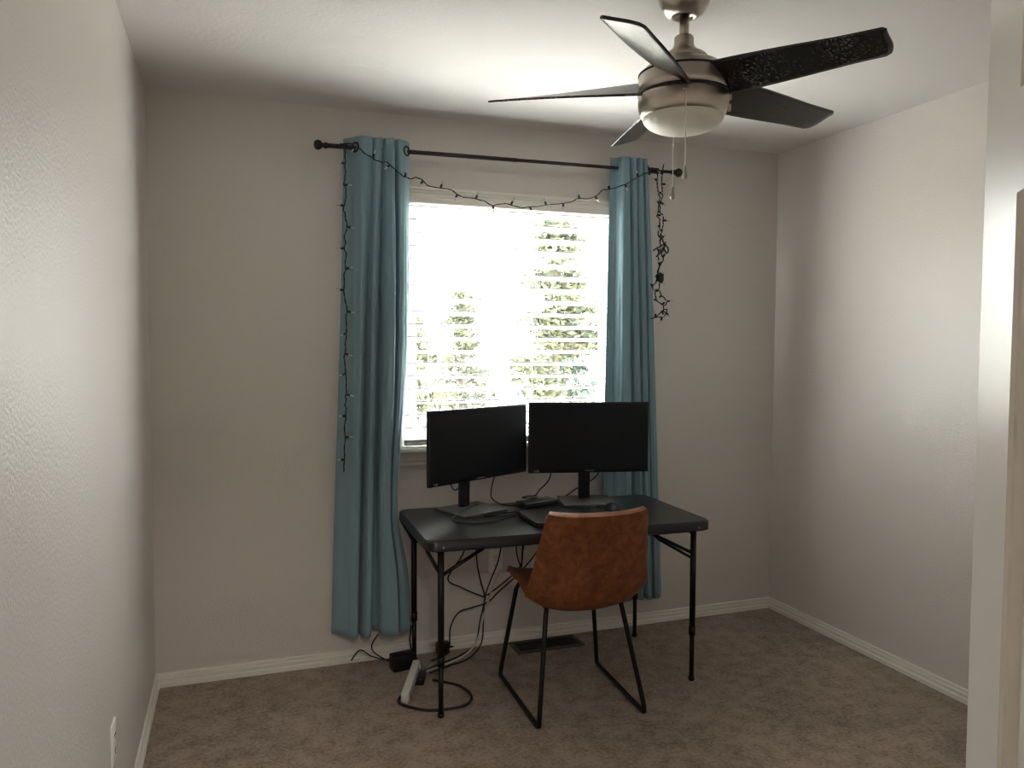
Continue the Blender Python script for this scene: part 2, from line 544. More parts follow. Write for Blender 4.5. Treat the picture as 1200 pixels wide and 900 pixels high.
# ------------------------------------------------------------------ curtain rod
RY = -.085
rod = tag(empty('curtain_rod', (1.535, 0, 2.263)), 'long black curtain rod with ball ends mounted above the window', 'curtain rod')
bpy.context.view_layer.update()
RL, RR = Vector((.690, RY, 2.254)), Vector((2.372, RY, 2.273))
def rodp(x):
    t = (x-RL.x)/(RR.x-RL.x)
    return RL + (RR-RL)*t
local(MB().tube([rodp(.690), rodp(1.55)], .0095, 16).build('outer_tube', M['rod']), rod)
local(MB().tube([rodp(1.54), rodp(2.372)], .0078, 16).build('inner_tube', M['rod']), rod)
for p, s_ in ((RL, -1), (RR, 1)):
    fm = Matrix.Translation(p) @ Matrix.Rotation(s_*PI/2, 4, 'Y')
    fb = MB().lathe([(0, -.012), (.0125, -.012), (.0135, -.006), (.0125, 0), (.009, .003), (.009, .008), (.014, .011), (.0195, .018), (.021, .026), (.0195, .034), (.013, .042), (0, .044)], 24, fm)
    local(fb.build('finial', M['rod']), rod)
for x in (.815, 2.185):
    bb = MB()
    p = rodp(x)
    bb.box(x-.012, x+.012, -.005, 0, p.z-.045, p.z+.03, bev=.0015)
    bb.tube([(x, -.003, p.z-.02), (x, RY*.7, p.z-.02), (x, RY, p.z-.014)], .005, 10)
    bb.tube(smooth_path([(x, RY-.014, p.z+.002), (x, RY-.010, p.z-.010), (x, RY, p.z-.0145), (x, RY+.010, p.z-.010), (x, RY+.0135, p.z+.004)], 5), .004, 8)
    local(bb.build('bracket', M['rod']), rod)

# ------------------------------------------------------------------ curtains
def curtain(name, label, top, bot, z0, z1, seed, ew=1.1, pinch=0.0, ey=1.0):
    """cloth hung through the fold lines `top` at the rod and `bot` at the hem, both (x, y)"""
    SUB = 9; NV = 64
    root = tag(empty(name, ((top[0][0]+top[-1][0])/2, RY, z0)), label, 'curtain', 'teal grommet curtains on the rod')
    bpy.context.view_layer.update()
    a = smooth_path([(x, y, 0) for x, y in top], SUB)
    b_ = smooth_path([(x, y, 0) for x, y in bot], SUB)
    rows = []
    for j in range(NV+1):
        v = j/NV
        e = v**ew
        row = []
        for i in range(len(a)):
            p = a[i]*(1-e) + b_[i]*e
            p.y = a[i].y*(1-v**ey) + b_[i].y*v**ey      # the folds open out below the header
            k = mnoise.noise(Vector((i*.16, v*1.8, seed)))
            k2 = mnoise.noise(Vector((i*.45, v*3.0, seed+9)))
            m_ = min(1, v*4)*.8+.2
            x = p.x + .006*k*m_
            y = min(-.006, p.y + (.006*k2+.004*k)*m_*(.4 if p.y > -.05 else 1))
            z = z1 + (z0-z1)*v
            if pinch and x > .90:         # the desk corner holds this side back
                x -= pinch*math.exp(-((z-.70)/(.48 if z > .70 else .23))**2)*min(1.0, (x-.90)/.15)
            if j == NV: z += .003*math.sin(i*.3)
            row.append(Vector((x, y, z)))
        rows.append(row)
    mb = MB(); mb.grid(rows)
    o = mb.build('curtain_cloth', M['cloth'])
    so = o.modifiers.new('thick', 'SOLIDIFY'); so.thickness = .0018; so.offset = 0
    local(o, root)
    return root, rows, SUB

def ringmat(p, nrm):
    return Matrix.Translation(p) @ Vector((0, 0, 1)).rotation_difference(Vector(nrm)).to_matrix().to_4x4()

def grommets(root, rows, SUB, at):
    """rings pressed into the cloth where the rod goes through it"""
    for c_ in at:
        i = int(c_*SUB)
        row = min(rows, key=lambda r_: abs(r_[0].z-rodp(r_[i].x).z))
        p = row[i].copy(); p.z = rodp(p.x).z
        tdir = (row[i+2]-row[i-2]).normalized()
        nrm = tdir.cross(Vector((0, 0, 1)))
        g = MB()
        mt = ringmat(p, nrm)
        g.tube([mt @ Vector((.019*math.cos(2*PI*k/24), .019*math.sin(2*PI*k/24), 0)) for k in range(24)], .0048, 8, closed=True)
        local(g.build('grommet', M['rod']), root)

c1, rows, sub_ = curtain('curtain', 'teal curtain left of the window, hanging to the floor beside the desk',
    [(.775, -.042), (.800, -.064), (.842, -.120), (.884, -.116), (.893, -.096), (.904, -.112), (.924, -.118), (.934, -.096), (.948, -.114), (.974, -.126), (.984, -.097), (1.000, -.116), (1.028, -.102), (1.052, -.080)],
    [(.712, -.035), (.765, -.098), (.808, -.132), (.821, -.045), (.836, -.126), (.862, -.140), (.873, -.060), (.908, -.052), (.917, -.135), (.984, -.150), (.993, -.080), (1.003, -.130), (1.038, -.118), (1.052, -.075)],
    .152, 2.300, 11, pinch=.056, ey=.6)
grommets(c1, rows, sub_, (1.45, 12.35))
c2, rows, sub_ = curtain('curtain', 'teal curtain right of the window, falling behind the desk',
    [(2.030, -.074), (2.060, -.078), (2.073, -.116), (2.104, -.124), (2.114, -.097), (2.124, -.118), (2.139, -.124), (2.148, -.096), (2.158, -.118), (2.174, -.123), (2.182, -.096), (2.191, -.116), (2.210, -.108), (2.224, -.040)],
    [(2.005, -.056), (2.060, -.060), (2.105, -.068), (2.168, -.070), (2.188, -.028), (2.204, -.066), (2.240, -.070), (2.250, -.028), (2.262, -.066), (2.288, -.070), (2.300, -.026), (2.313, -.068), (2.345, -.062), (2.362, -.018)],
    .148, 2.318, 23, ew=.9)
grommets(c2, rows, sub_, (12.3,))

# ------------------------------------------------------------------ string lights
def string_light():
    rnd = random.Random(5)
    root = tag(empty('string_light', (1.53, RY, 2.26)), 'dark green wire string of small clear bulbs draped across the window from the curtain rod', 'string lights')
    bpy.context.view_layer.update()
    def bulb(p, d, s=1.25):
        d = Vector(d).normalized()
        mt = ringmat(p, d)
        so = MB().lathe([(0, 0), (.0034*s, 0), (.0040*s, .004), (.0040*s, .015), (.0032*s, .017), (0, .017)], 8, mt).build('socket', M['wire_green'])
        local(so, root)
        bu = MB().lathe([(.0028, .016), (.0034, .019), (.0034, .028), (.0024, .033), (0, .035)], 8, mt).build('bulb', M['clear'])
        local(bu, so)
    def run(pts, every, n=6, jit=.004, r=.0022, bulbs=True):
        path = smooth_path(pts, n)
        for i, p in enumerate(path):
            if 0 < i < len(path)-1:
                path[i] = p + Vector((rnd.uniform(-jit, jit), rnd.uniform(-jit, jit)*.6, rnd.uniform(-jit, jit)))
        sub = smooth_path(path, 3)
        mb = MB(); mb.tube(sub, r, 6)
        # second strand twisting round the first
        tw = []
        for i, p in enumerate(sub):
            a = i*.9
            tw.append(p + Vector((.0024*math.cos(a), .0024*math.sin(a), .001*math.cos(a))))
        mb.tube(tw, r*.9, 6)
        local(mb.build('wire', M['wire_green']), root)
        if bulbs:
            acc = 0; side = 1
            for i in range(1, len(sub)):
                acc += (sub[i]-sub[i-1]).length
                if acc > every:
                    acc = 0; side = -side
                    t = (sub[i]-sub[i-1]).normalized()
                    pn = t.cross(Vector((0, 1, 0)))
                    if pn.length < .1: pn = Vector((1, 0, 0))
                    pn.normalize()
                    bulb(sub[i], pn*side + Vector((rnd.uniform(-.35, .35), -.25, rnd.uniform(-.35, .35))))
        return sub
    # left drop beside the curtain
    run([(.779, -.100, 2.262), (.771, -.112, 2.235), (.774, -.110, 2.168), (.767, -.110, 2.107), (.777, -.110, 2.044), (.766, -.110, 1.990), (.776, -.110, 1.930), (.769, -.110, 1.847), (.772, -.110, 1.758), (.764, -.110, 1.668), (.774, -.110, 1.560), (.770, -.110, 1.452), (.765, -.110, 1.361), (.772, -.110, 1.252), (.768, -.110, 1.179), (.766, -.110, 1.106), (.762, -.110, .98), (.758, -.110, .875)], .086, n=4, jit=.003)
    # over the rod, then the swag across the window
    run([(.752, -.099, 2.262), (.790, -.120, 2.262), (.815, -.148, 2.244), (.864, -.150, 2.213), (.911, -.152, 2.188), (.947, -.152, 2.188), (.994, -.152, 2.147), (1.038, -.150, 2.130), (1.076, -.150, 2.137), (1.128, -.150, 2.103), (1.208, -.150, 2.097), (1.269, -.150, 2.070), (1.352, -.150, 2.061), (1.411, -.150, 2.042), (1.475, -.150, 2.054), (1.553, -.150, 2.040), (1.669, -.150, 2.055), (1.774, -.150, 2.075), (1.821, -.150, 2.094), (1.899, -.150, 2.107), (1.956, -.150, 2.144), (2.023, -.150, 2.161), (2.094, -.150, 2.194), (2.157, -.148, 2.231), (2.200, -.138, 2.250), (2.235, -.105, 2.268)], .080, n=3, jit=.003)
    # wraps on the rod
    for xc, nn in ((2.245, 3), (2.268, 3)):
        p = rodp(xc)
        pts = [p + Vector((.012*(k/8-nn/2), .0125*math.cos(2*PI*k/8), .0125*math.sin(2*PI*k/8))) for k in range(nn*8+1)]
        mb = MB(); mb.tube(pts, .0030, 6); local(mb.build('wire', M['wire_green']), root)
    # bundled surplus hanging at the right end
    yb = -.104
    run([(2.259, yb, 2.276), (2.267, yb, 2.235), (2.270, yb, 2.181), (2.284, yb, 2.141), (2.282, yb, 2.109), (2.270, yb, 2.053), (2.283, yb, 2.036), (2.284, yb, 1.994), (2.279, yb, 1.967), (2.293, yb, 1.931)], .055, n=3, jit=.003)
    run([(2.303, yb, 2.303), (2.298, yb, 2.242), (2.294, yb, 2.201), (2.300, yb, 2.151), (2.285, yb, 2.118), (2.290, yb, 2.073), (2.304, yb, 2.051), (2.302, yb, 1.995), (2.292, yb, 1.953), (2.306, yb, 1.931)], .045, n=3, jit=.003)
    run([(2.301, yb, 1.935), (2.312, yb, 1.901), (2.299, yb, 1.869), (2.307, yb, 1.841), (2.287, yb, 1.808), (2.276, yb, 1.780), (2.287, yb, 1.752)], .045, n=3, jit=.003)
    run([(2.290, yb+.008, 1.94), (2.296, yb+.008, 1.90), (2.284, yb+.008, 1.86), (2.290, yb+.008, 1.81), (2.283, yb+.008, 1.752)], .06, n=3, jit=.003)
    # loose ends sticking out of the knot
    run([(2.312, yb-.012, 1.925), (2.286, yb-.014, 1.905), (2.262, yb-.014, 1.893), (2.243, yb-.014, 1.882)], .2, n=3, jit=.001, r=.0032)
    run([(2.312, yb-.014, 1.915), (2.290, yb-.016, 1.885), (2.270, yb-.016, 1.862), (2.260, yb-.016, 1.853)], .2, n=3, jit=.001, r=.0034)
    run([(2.306, yb-.014, 1.92), (2.327, yb-.014, 1.89), (2.318, yb-.014, 1.872), (2.300, yb-.014, 1.90)], .2, n=3, jit=.001, r=.0030, bulbs=False)
    kn = MB().box(2.276, 2.304, yb-.016, yb+.016, 1.735, 1.772, bev=.004)
    local(kn.build('plug', M['wire_green']), root)
    # open loops at the bottom
    run([(2.275, yb, 1.743), (2.262, yb, 1.722), (2.249, yb, 1.708), (2.262, yb, 1.690), (2.283, yb, 1.690), (2.288, yb, 1.739)], .045, n=3, jit=.002)
    run([(2.265, yb-.003, 1.688), (2.271, yb-.003, 1.644), (2.316, yb-.003, 1.619), (2.326, yb-.003, 1.643), (2.302, yb-.003, 1.663), (2.288, yb-.003, 1.691)], .040, n=3, jit=.002)
    run([(2.316, yb, 1.619), (2.314, yb, 1.591), (2.327, yb, 1.585), (2.332, yb, 1.599), (2.311, yb, 1.598), (2.272, yb, 1.563), (2.240, yb, 1.553)], .045, n=3, jit=.002)
    run([(2.250, yb-.004, 1.556), (2.290, yb-.004, 1.560), (2.314, yb-.004, 1.561), (2.325, yb-.004, 1.582)], .05, n=3, jit=.002)
    return root
string_light()

# ------------------------------------------------------------------ ceiling fan
def ceiling_fan():
    cx, cy = 1.54, -1.50
    root = tag(empty('ceiling_fan', (cx, cy, H)), 'brushed nickel ceiling fan with five black blades and a white bowl light', 'ceiling fan')
    def zz(z): return z-H
    MB().lathe([(.0, 0), (.077, 0), (.0775, -.010), (.075, -.030), (.068, -.055), (.054, -.074), (.038, -.083), (.030, -.085), (.030, -.078), (0, -.078)], 56).build('canopy', M['nickel'], root)
    MB().lathe([(.0135, -.075), (.0135, zz(2.262))], 24).build('downrod', M['nickel'], root)
    MB().lathe([(.0137, zz(2.303)), (.024, zz(2.302)), (.0275, zz(2.297)), (.028, zz(2.278)), (.032, zz(2.268)), (.044, zz(2.258)), (.058, zz(2.250)), (.066, zz(2.244)), (.068, zz(2.238)), (.066, zz(2.230)), (.05, zz(2.226))], 48, cap=False).build('coupling_cover', M['nickel'], root)
    mh = MB().lathe([(.045, zz(2.236)), (.072, zz(2.233)), (.078, zz(2.229)), (.096, zz(2.221)), (.112, zz(2.210)), (.122, zz(2.199)), (.126, zz(2.192)), (.1275, zz(2.180)), (.128, zz(2.160)), (.1275, zz(2.137)), (.10, zz(2.137))], 72, cap=False).build('motor_housing', M['nickel'], root)
    MB().lathe([(.1250, zz(2.1955)), (.1285, zz(2.1945)), (.1290, zz(2.1915)), (.1275, zz(2.1895)), (.120, zz(2.1895))], 72, cap=False).build('trim_ring', M['plastic_black'], mh)
    sh = MB().lathe([(.10, zz(2.134)), (.1275, zz(2.134)), (.1285, zz(2.125)), (.128, zz(2.110)), (.1255, zz(2.095)), (.121, zz(2.082)), (.1165, zz(2.074)), (.112, zz(2.072))], 72, cap=False).build('light_housing', M['nickel'], root)
    MB().lathe([(.098, zz(2.139)), (.1285, zz(2.139)), (.1295, zz(2.1365)), (.1285, zz(2.133)), (.098, zz(2.133))], 72, cap=False).build('trim_ring', M['plastic_black'], sh)
    pr = [(.1145, zz(2.076))]
    for k in range(1, 13):
        a = k/12*PI/2
        pr.append((.1145*math.cos(a), zz(2.073)-.046*math.sin(a)))
    pr[-1] = (0, pr[-1][1])
    MB().lathe(pr, 72, cap=False).build('light_bowl', M['bowl'], root)
    # blades: steep at the root, flatter at the tip, rounded leading corner
    for k in range(5):
        A = R(-64 + 72*k)
        ur = Vector((math.cos(A), math.sin(A), 0)); ut = Vector((-math.sin(A), math.cos(A), 0)); uz = Vector((0, 0, 1))
        N1, N2 = 30, 12
        top, bot = [], []
        for i in range(N1+1):
            s = i/N1
            rt, rb = [], []
            for j in range(N2+1):
                w = -1 + 2*j/N2
                # plan: leading (+) side is rounded off, trailing side runs on to a corner
                rmax = .566 - .022*max(0, w)**2.4 + .004*w*w
                if abs(w) > .86:
                    rmax -= .009*((abs(w)-.86)/.14)**2
                r = .100 + (rmax-.100)*s
                q = min(1.0, (r-.100)/.462)
                half = .060 + .004*math.sin(PI*min(1, q*1.3)) - .008*q
                pit = R(33)*(1-q)**1.6 + R(17.5)*(1-(1-q)**1.6)
                c = w*half
                pos = ur*r + ut*(c*math.cos(pit)) + uz*(zz(2.160) - .018*q - c*math.sin(pit))
                nr = ut*math.sin(pit) + uz*math.cos(pit)
                rt.append(pos + nr*.0028); rb.append(pos - nr*.0028)
            top.append(rt); bot.append(rb)
        mb = MB()
        VT = mb.grid(top); VB = mb.grid([r_[::-1] for r_ in bot])
        VB = [r_[::-1] for r_ in VB]
        border = [VT[0][j] for j in range(N2+1)] + [VT[i][N2] for i in range(1, N1+1)] + [VT[N1][j] for j in range(N2-1, -1, -1)] + [VT[i][0] for i in range(N1-1, 0, -1)]
        border2 = [VB[0][j] for j in range(N2+1)] + [VB[i][N2] for i in range(1, N1+1)] + [VB[N1][j] for j in range(N2-1, -1, -1)] + [VB[i][0] for i in range(N1-1, 0, -1)]
        n = len(border)
        for i in range(n):
            mb.bm.faces.new((border[i], border[(i+1) % n], border2[(i+1) % n], border2[i]))
        bl = mb.build('blade', M['blade'], root)
        bl['label'] = 'black fan blade'
    # small catches on the light housing
    for ang in (-28, -24):
        a = R(ang)
        cm = Matrix.Rotation(a, 4, 'Z') @ Matrix.Translation((.129, 0, zz(2.128 if ang == -28 else 2.100)))
        MB().box(-.003, .006, -.006, .006, -.010, .010, mat=cm, bev=.002).build('catch', M['nickel'], root)
    # pull chains, one in front of the bowl and one behind it
    def chain(x, y, z0, z1, lab):
        mb = MB()
        pts = [(x, y, zz(z0-(z0-z1)*i/10)) for i in range(11)]
        mb.tube(pts, .0013, 6)
        n = int((z0-z1)/.006)
        for i in range(n):
            z = z0 - .006*i
            mb.lathe([(0, .0017), (.0014, .001), (.0018, 0), (.0014, -.001), (0, -.0017)], 6, Matrix.Translation((x, y, zz(z))))
        mb.lathe([(0, .006), (.0028, .004), (.0028, -.004), (0, -.006)], 8, Matrix.Translation((x, y, zz(z0-(z0-z1)*.3))))
        c = mb.build('pull_chain', M['chain'], root)
        MB().lathe([(0, .006), (.0022, .004), (.0026, -.002), (.0058, -.014), (.0075, -.022), (.0072, -.028), (.004, -.031), (0, -.031)], 16, Matrix.Translation((x, y, zz(z1)))).build('chain_weight', M['nickel'], c)
    d = Vector((-.50, -.866))
    x, y = d.x*.131, d.y*.131
    MB().lathe([(0, 0), (.006, 0), (.005, .006), (0, .008)], 12, ringmat((x*.97, y*.97, zz(2.116)), (d.x, d.y, 0))).build('chain_outlet', M['nickel'], root)
    chain(x+.004, y, 2.118, 1.904, '')
    chain(.018, .080, 2.070, 1.888, '')
    return root
ceiling_fan()

# ------------------------------------------------------------------ desk
DA = R(-1.5)
DC = Vector((1.600, -.392, 0)); DZ = .690
desk = tag(empty('folding_desk', DC, DA), 'black folding table used as a desk under the window', 'desk')
RX, RYY = .61, .305
b = MB()
pl = rounded_rect(1.22, .61, .045, 8)
inn = [(x*(1-.006/.61), y*(1-.006/.305)) for x, y in pl]
ring = [[Vector((x, y, DZ-.042)) for x, y in inn], [Vector((x, y, DZ-.038)) for x, y in pl], [Vector((x, y, DZ-.006)) for x, y in pl], [Vector((x, y, DZ)) for x, y in inn]]
V = b.grid(ring, wrap=True)
b._tag([b.bm.faces.new(V[-1])]); b._tag([b.bm.faces.new(V[0][::-1])])
sharp(b.build('tabletop', M['desk'], desk), 50)
b = MB()
for y in (-.235, .235):
    b.box(-.56, .56, y-.012, y+.012, DZ-.058, DZ-.042)
b.build('apron_rail', M['black_metal'], desk)
LX, LY = .545, .262
for sx in (-1, 1):
    for sy in (-1, 1):
        x, y = sx*LX, sy*LY
        lg = MB()
        lg.tube([(x, y, DZ-.045), (x, y, .198)], .0125, 16)
        lg.tube([(x, y, .235), (x, y, .196)], .0142, 16)
        lg.tube([(x, y, .21), (x, y, .012)], .0098, 14)
        lg.tube([(x, y, .014), (x, y, .0)], .013, 14)
        lo = lg.build('leg', M['black_metal'], desk)
    # end frame and the diagonal braces of this leg pair
    x = sx*LX
    e = MB()
    e.tube([(x, -LY, DZ-.054), (x, LY, DZ-.054)], .011, 12)
    e.build('leg_crossbar', M['black_metal'], desk)
    for sy in (-1, 1):
        br = MB(); y = sy*LY
        br.tube([(x, y, .545), (x-sx*.175, y*.9, DZ-.058)], .0072, 10)
        br.build('brace', M['black_metal'], desk)
        br = MB()
        if sx < 0:      # short strut out to the table end
            br.tube([(x, y, .548), (x-.052, y+.02, DZ-.045)], .0072, 10)
        else:           # second, parallel strut
            br.tube([(x, y, .522), (x-.150, y*.92, .610), (x-.175, y*.9, DZ-.058)], .0062, 10)
        br.build('brace', M['black_metal'], desk)
    for sy in (-1, 1):
        bo = MB().lathe([(0, .002), (.004, .001), (.0045, 0), (0, 0)], 10, ringmat((x, -RYY-.0005 if sy < 0 else RYY+.0005, DZ-.026), (0, sy, 0)))
        bo.build('screw', M['grey_mark'], desk)

# ------------------------------------------------------------------ monitors
def monitor(label, base_c, yaw, w, h, zc, piv, off, yaw_b):
    """base_c base centre, piv neck position (world), off how far the screen sits in front of the neck"""
    root = tag(empty('monitor', (base_c[0], base_c[1], DZ), yaw), label, 'monitor', 'computer monitors on the desk')
    inv = Matrix.Rotation(-yaw, 3, 'Z')
    pv = inv @ (Vector((piv[0], piv[1], 0)) - Vector((base_c[0], base_c[1], 0)))
    zb = zc-DZ
    bs = MB(); bs.prism(rounded_rect(.245, .225, .008, 4), 0.0, .011, mat=Matrix.Rotation(yaw_b-yaw, 4, 'Z'))
    bo = bs.build('base', M['dusty'], root)
    bv = bo.modifiers.new('bevel', 'BEVEL'); bv.width = .0025; bv.segments = 2; bv.limit_method = 'ANGLE'
    nk = MB(); nk.box(pv.x-.0265, pv.x+.0265, pv.y-.010, pv.y+.012, .011, zb+.02, bev=.003)
    nk.build('neck', M['plastic_dark'], root)
    ys = pv.y-off
    cs = MB()
    cs.box(pv.x-w/2, pv.x+w/2, ys, ys+.018, zb-h/2, zb+h/2, bev=.003)
    cs.box(pv.x-w*.36, pv.x+w*.36, ys+.016, ys+.042, zb-h*.34, zb+h*.36, bev=.010)
    cs.box(pv.x-.045, pv.x+.045, ys+.040, pv.y-.008, zb-.05, zb+.05, bev=.004)
    case = cs.build('casing', M['plastic_black'], root)
    sc = MB().box(pv.x-w/2+.007, pv.x+w/2-.007, ys-.0006, ys+.003, zb-h/2+.018, zb+h/2-.007)
    sc.build('screen', M['screen'], root)
    # small printed marks on the lower bezel
    mk = MB()
    for i in range(7):
        xx = pv.x - .018 + i*.006
        mk.box(xx-.002, xx+.002, ys-.0005, ys+.001, zb-h/2+.007, zb-h/2+.0115)
    mk.build('bezel_mark', M['grey_mark'], case)
    mk = MB()
    x0 = pv.x-w/2+.026
    for i, (dx, ww, hh) in enumerate(((0, .0035, .010), (.006, .0035, .007), (.0125, .0045, .010), (.0185, .0035, .007))):
        mk.box(x0+dx, x0+dx+ww, ys-.0005, ys+.001, zb-h/2+.005, zb-h/2+.005+hh)
    mk.build('bezel_mark', M['grey_mark'], case)
    return root
monitor('black monitor turned inward, on the left end of the desk', (1.298, -.205), R(27.5), .597, .315, .992, (1.281, -.155), .105, R(21))
monitor('black monitor facing the chair, right of the turned one', (1.865, -.192), R(-12.5), .560, .323, 1.000, (1.872, -.145), .105, R(-14))

# ------------------------------------------------------------------ things on the desk
lap = tag(empty('laptop', (1.632, -.500, DZ), R(-2)), 'closed dark laptop lying on the desk in front of the chair', 'laptop')
for nm, z0, z1, mm in (('base', .003, .0135, 'plastic_dark'), ('lid', .0145, .0235, 'plastic_dark')):
    b = MB(); b.prism(rounded_rect(.360, .248, .012, 5), z0, z1)
    o = b.build(nm, M[mm], lap)
    bv = o.modifiers.new('bevel', 'BEVEL'); bv.width = .002; bv.segments = 2; bv.limit_method = 'ANGLE'
b = MB()
for x in (-.15, .15):
    for y in (-.1, .1):
        b.box(x-.012, x+.012, y-.005, y+.005, 0, .004)
b.build('rubber_foot', M['cable'], lap)
b = MB(); b.tube([(-.12, .122, .014), (.12, .122, .014)], .004, 10); b.build('hinge', M['plastic_black'], lap)

dock = tag(empty('docking_station', (1.620, -.185, DZ), R(14)), 'flat black docking station with cables, between the two monitor stands', 'docking station')
b = MB(); b.box(-.092, .092, -.042, .042, .002, .024, bev=.004); b.build('casing', M['plastic_dark'], dock)
b = MB()
for x in (-.07, -.045, -.02, .01, .04):
    b.box(x-.007, x+.007, -.0426, -.041, .009, .0155)
b.build('port', M['slot'], dock)
b = MB()
for x in (-.075, .075):
    b.box(x-.012, x+.012, -.035, .035, 0, .003)
b.build('rubber_foot', M['cable'], dock)

ms = tag(empty('computer_mouse', (1.900, -.395, DZ), R(-6)), 'small dark computer mouse on the desk behind the chair back', 'mouse')
b = MB()
rows = []
for i in range(13):
    t = i/12; a = t*PI
    y = -.052*math.cos(a)
    hw = .031*math.sin(a)**.45 if 0 < t < 1 else .002
    row = []
    for j in range(13):
        p = PI*j/12
        hh = (.036 if t < .6 else .036)*math.sin(a)**.7 if 0 < t < 1 else .002
        row.append(Vector((hw*math.cos(p), y, .001+max(0, hh)*math.sin(p)**.8)))
    rows.append(row)
b.grid(rows); b.build('shell', M['plastic_dark'], ms)
b = MB(); b.lathe([(0, -.003), (.008, -.003), (.009, 0), (.008, .003), (0, .003)], 18, Matrix.Translation((0, .022, .030)) @ Matrix.Rotation(PI/2, 4, 'Y')); b.build('scroll_wheel', M['grey_mark'], ms)

# ------------------------------------------------------------------ chair
def chair():
    CA = R(-3)
    root = tag(empty('dining_chair', (1.590, -.630, 0), CA), 'brown leather bucket chair with black sled legs, pulled up to the desk', 'chair')
    # centre line of the shell (y forward, z): front edge -> seat -> bend -> back top
    cl = smooth_path([(0, .238, .450), (0, .205, .455), (0, .12, .455), (0, .02, .442), (0, -.08, .424), (0, -.152, .416), (0, -.205, .437), (0, -.230, .495), (0, -.247, .60), (0, -.268, .70), (0, -.290, .785), (0, -.297, .803)], 4)
    n = len(cl)
    rows = []
    L = [0]
    for i in range(1, n): L.append(L[-1]+(cl[i]-cl[i-1]).length)
    def ip(tab, t):
        for (a, va), (b_, vb) in zip(tab[:-1], tab[1:]):
            if t <= b_:
                k = (t-a)/(b_-a); k = k*k*(3-2*k); return va+(vb-va)*k
        return tab[-1][1]
    NW = 24
    for i in range(n):
        t = L[i]/L[-1]
        tg = (cl[min(n-1, i+1)]-cl[max(0, i-1)]).normalized()
        nr = Vector((0, tg.z, -tg.y))          # towards the sitter
        hw = ip([(0, .196), (.05, .208), (.25, .222), (.45, .234), (.60, .240), (.78, .222), (.93, .205), (.975, .200), (1, .190)], t)
        lift = ip([(0, .020), (.12, .040), (.38, .078), (.52, .078), (.66, .052), (.85, .034), (1, .026)], t)
        row = []
        for j in range(NW+1):
            w = -1+2*j/NW
            off = lift*abs(w)**2.3
            row.append(cl[i] + Vector((hw*(math.sin(w*1.12)/math.sin(1.12)), 0, 0)) + nr*off)
        rows.append(row)
    b = MB(); b.grid(rows)
    sh = b.build('seat_shell', M['leather'], root)
    so = sh.modifiers.new('thick', 'SOLIDIFY'); so.thickness = .024; so.offset = 0; so.use_rim = True
    bv = sh.modifiers.new('bevel', 'BEVEL'); bv.width = .0085; bv.segments = 3; bv.limit_method = 'ANGLE'; bv.angle_limit = R(50)
    # two sled frames and the bars under the seat
    for s in (-1, 1):
        xf, xt_ = s*.223, s*.150
        pts = [(s*.150, .085, .430), (s*.160, .165, .436), (s*.172, .186, .398), (xf*.99, .246, .035), (xf, .245, .014), (xf, .232, .0085), (xf*.965, -.226, .0085), (xf*.96, -.240, .014), (xf*.955, -.241, .036), (s*.158, -.150, .395), (s*.153, -.146, .422), (s*.146, -.06, .414)]
        path = []
        P = [Vector(p) for p in pts]
        for i, p in enumerate(P):
            if 0 < i < len(P)-1 and i in (1, 2, 3, 4, 5, 6, 7, 8, 9, 10):
                path.append(p)
            else:
                path.append(p)
        f = MB(); f.tube(path, .0094, 14)
        f.build('sled_leg', M['black_metal'], root)
    f = MB()
    f.tube([(-.150, .09, .430), (.150, .09, .430)], .008, 12)
    f.tube([(-.146, -.065, .412), (.146, -.065, .412)], .008, 12)
    f.build('seat_support', M['black_metal'], root)
    return root
chair()

# ------------------------------------------------------------------ outlets, register
def outlet(name, loc, rz, label):
    root = tag(empty(name, loc, rz), label, 'outlet')
    b = MB(); b.box(-.035, .035, -.006, 0, -.0575, .0575, bev=.003); b.build('cover_plate', M['outlet'], root)
    for z in (-.0205, .0205):
        r_ = MB(); r_.prism(rounded_rect(.033, .028, .009, 5), -.0085, 0, mat=Matrix.Translation((0, 0, z)) @ Matrix.Rotation(-PI/2, 4, 'X') @ Matrix.Scale(-1, 4, (0, 0, 1)))
        ro = r_.build('receptacle', M['outlet'], root)
        s = MB()
        for x in (-.0065, .0065):
            s.box(x-.001, x+.001, -.0090, -.0080, z-.001, z+.007)
        s.lathe([(0, 0), (.0023, 0), (.0023, .0008), (0, .0008)], 10, Matrix.Translation((0, -.0082, z-.007)) @ Matrix.Rotation(PI/2, 4, 'X'))
        s.build('slot', M['slot'], ro)
    sc = MB().lathe([(0, .001), (.003, .0005), (.0032, 0), (0, 0)], 12, Matrix.Translation((0, -.0062, 0)) @ Matrix.Rotation(PI/2, 4, 'X'))
    sc.build('screw', M['white_plastic'], root)
    return root
outlet('wall_outlet', (1.480, 0, .398), 0, 'white duplex wall outlet behind the desk, under the window')
outlet('wall_outlet', (0, -1.215, .360), R(90), 'white duplex outlet on the left wall near the floor')

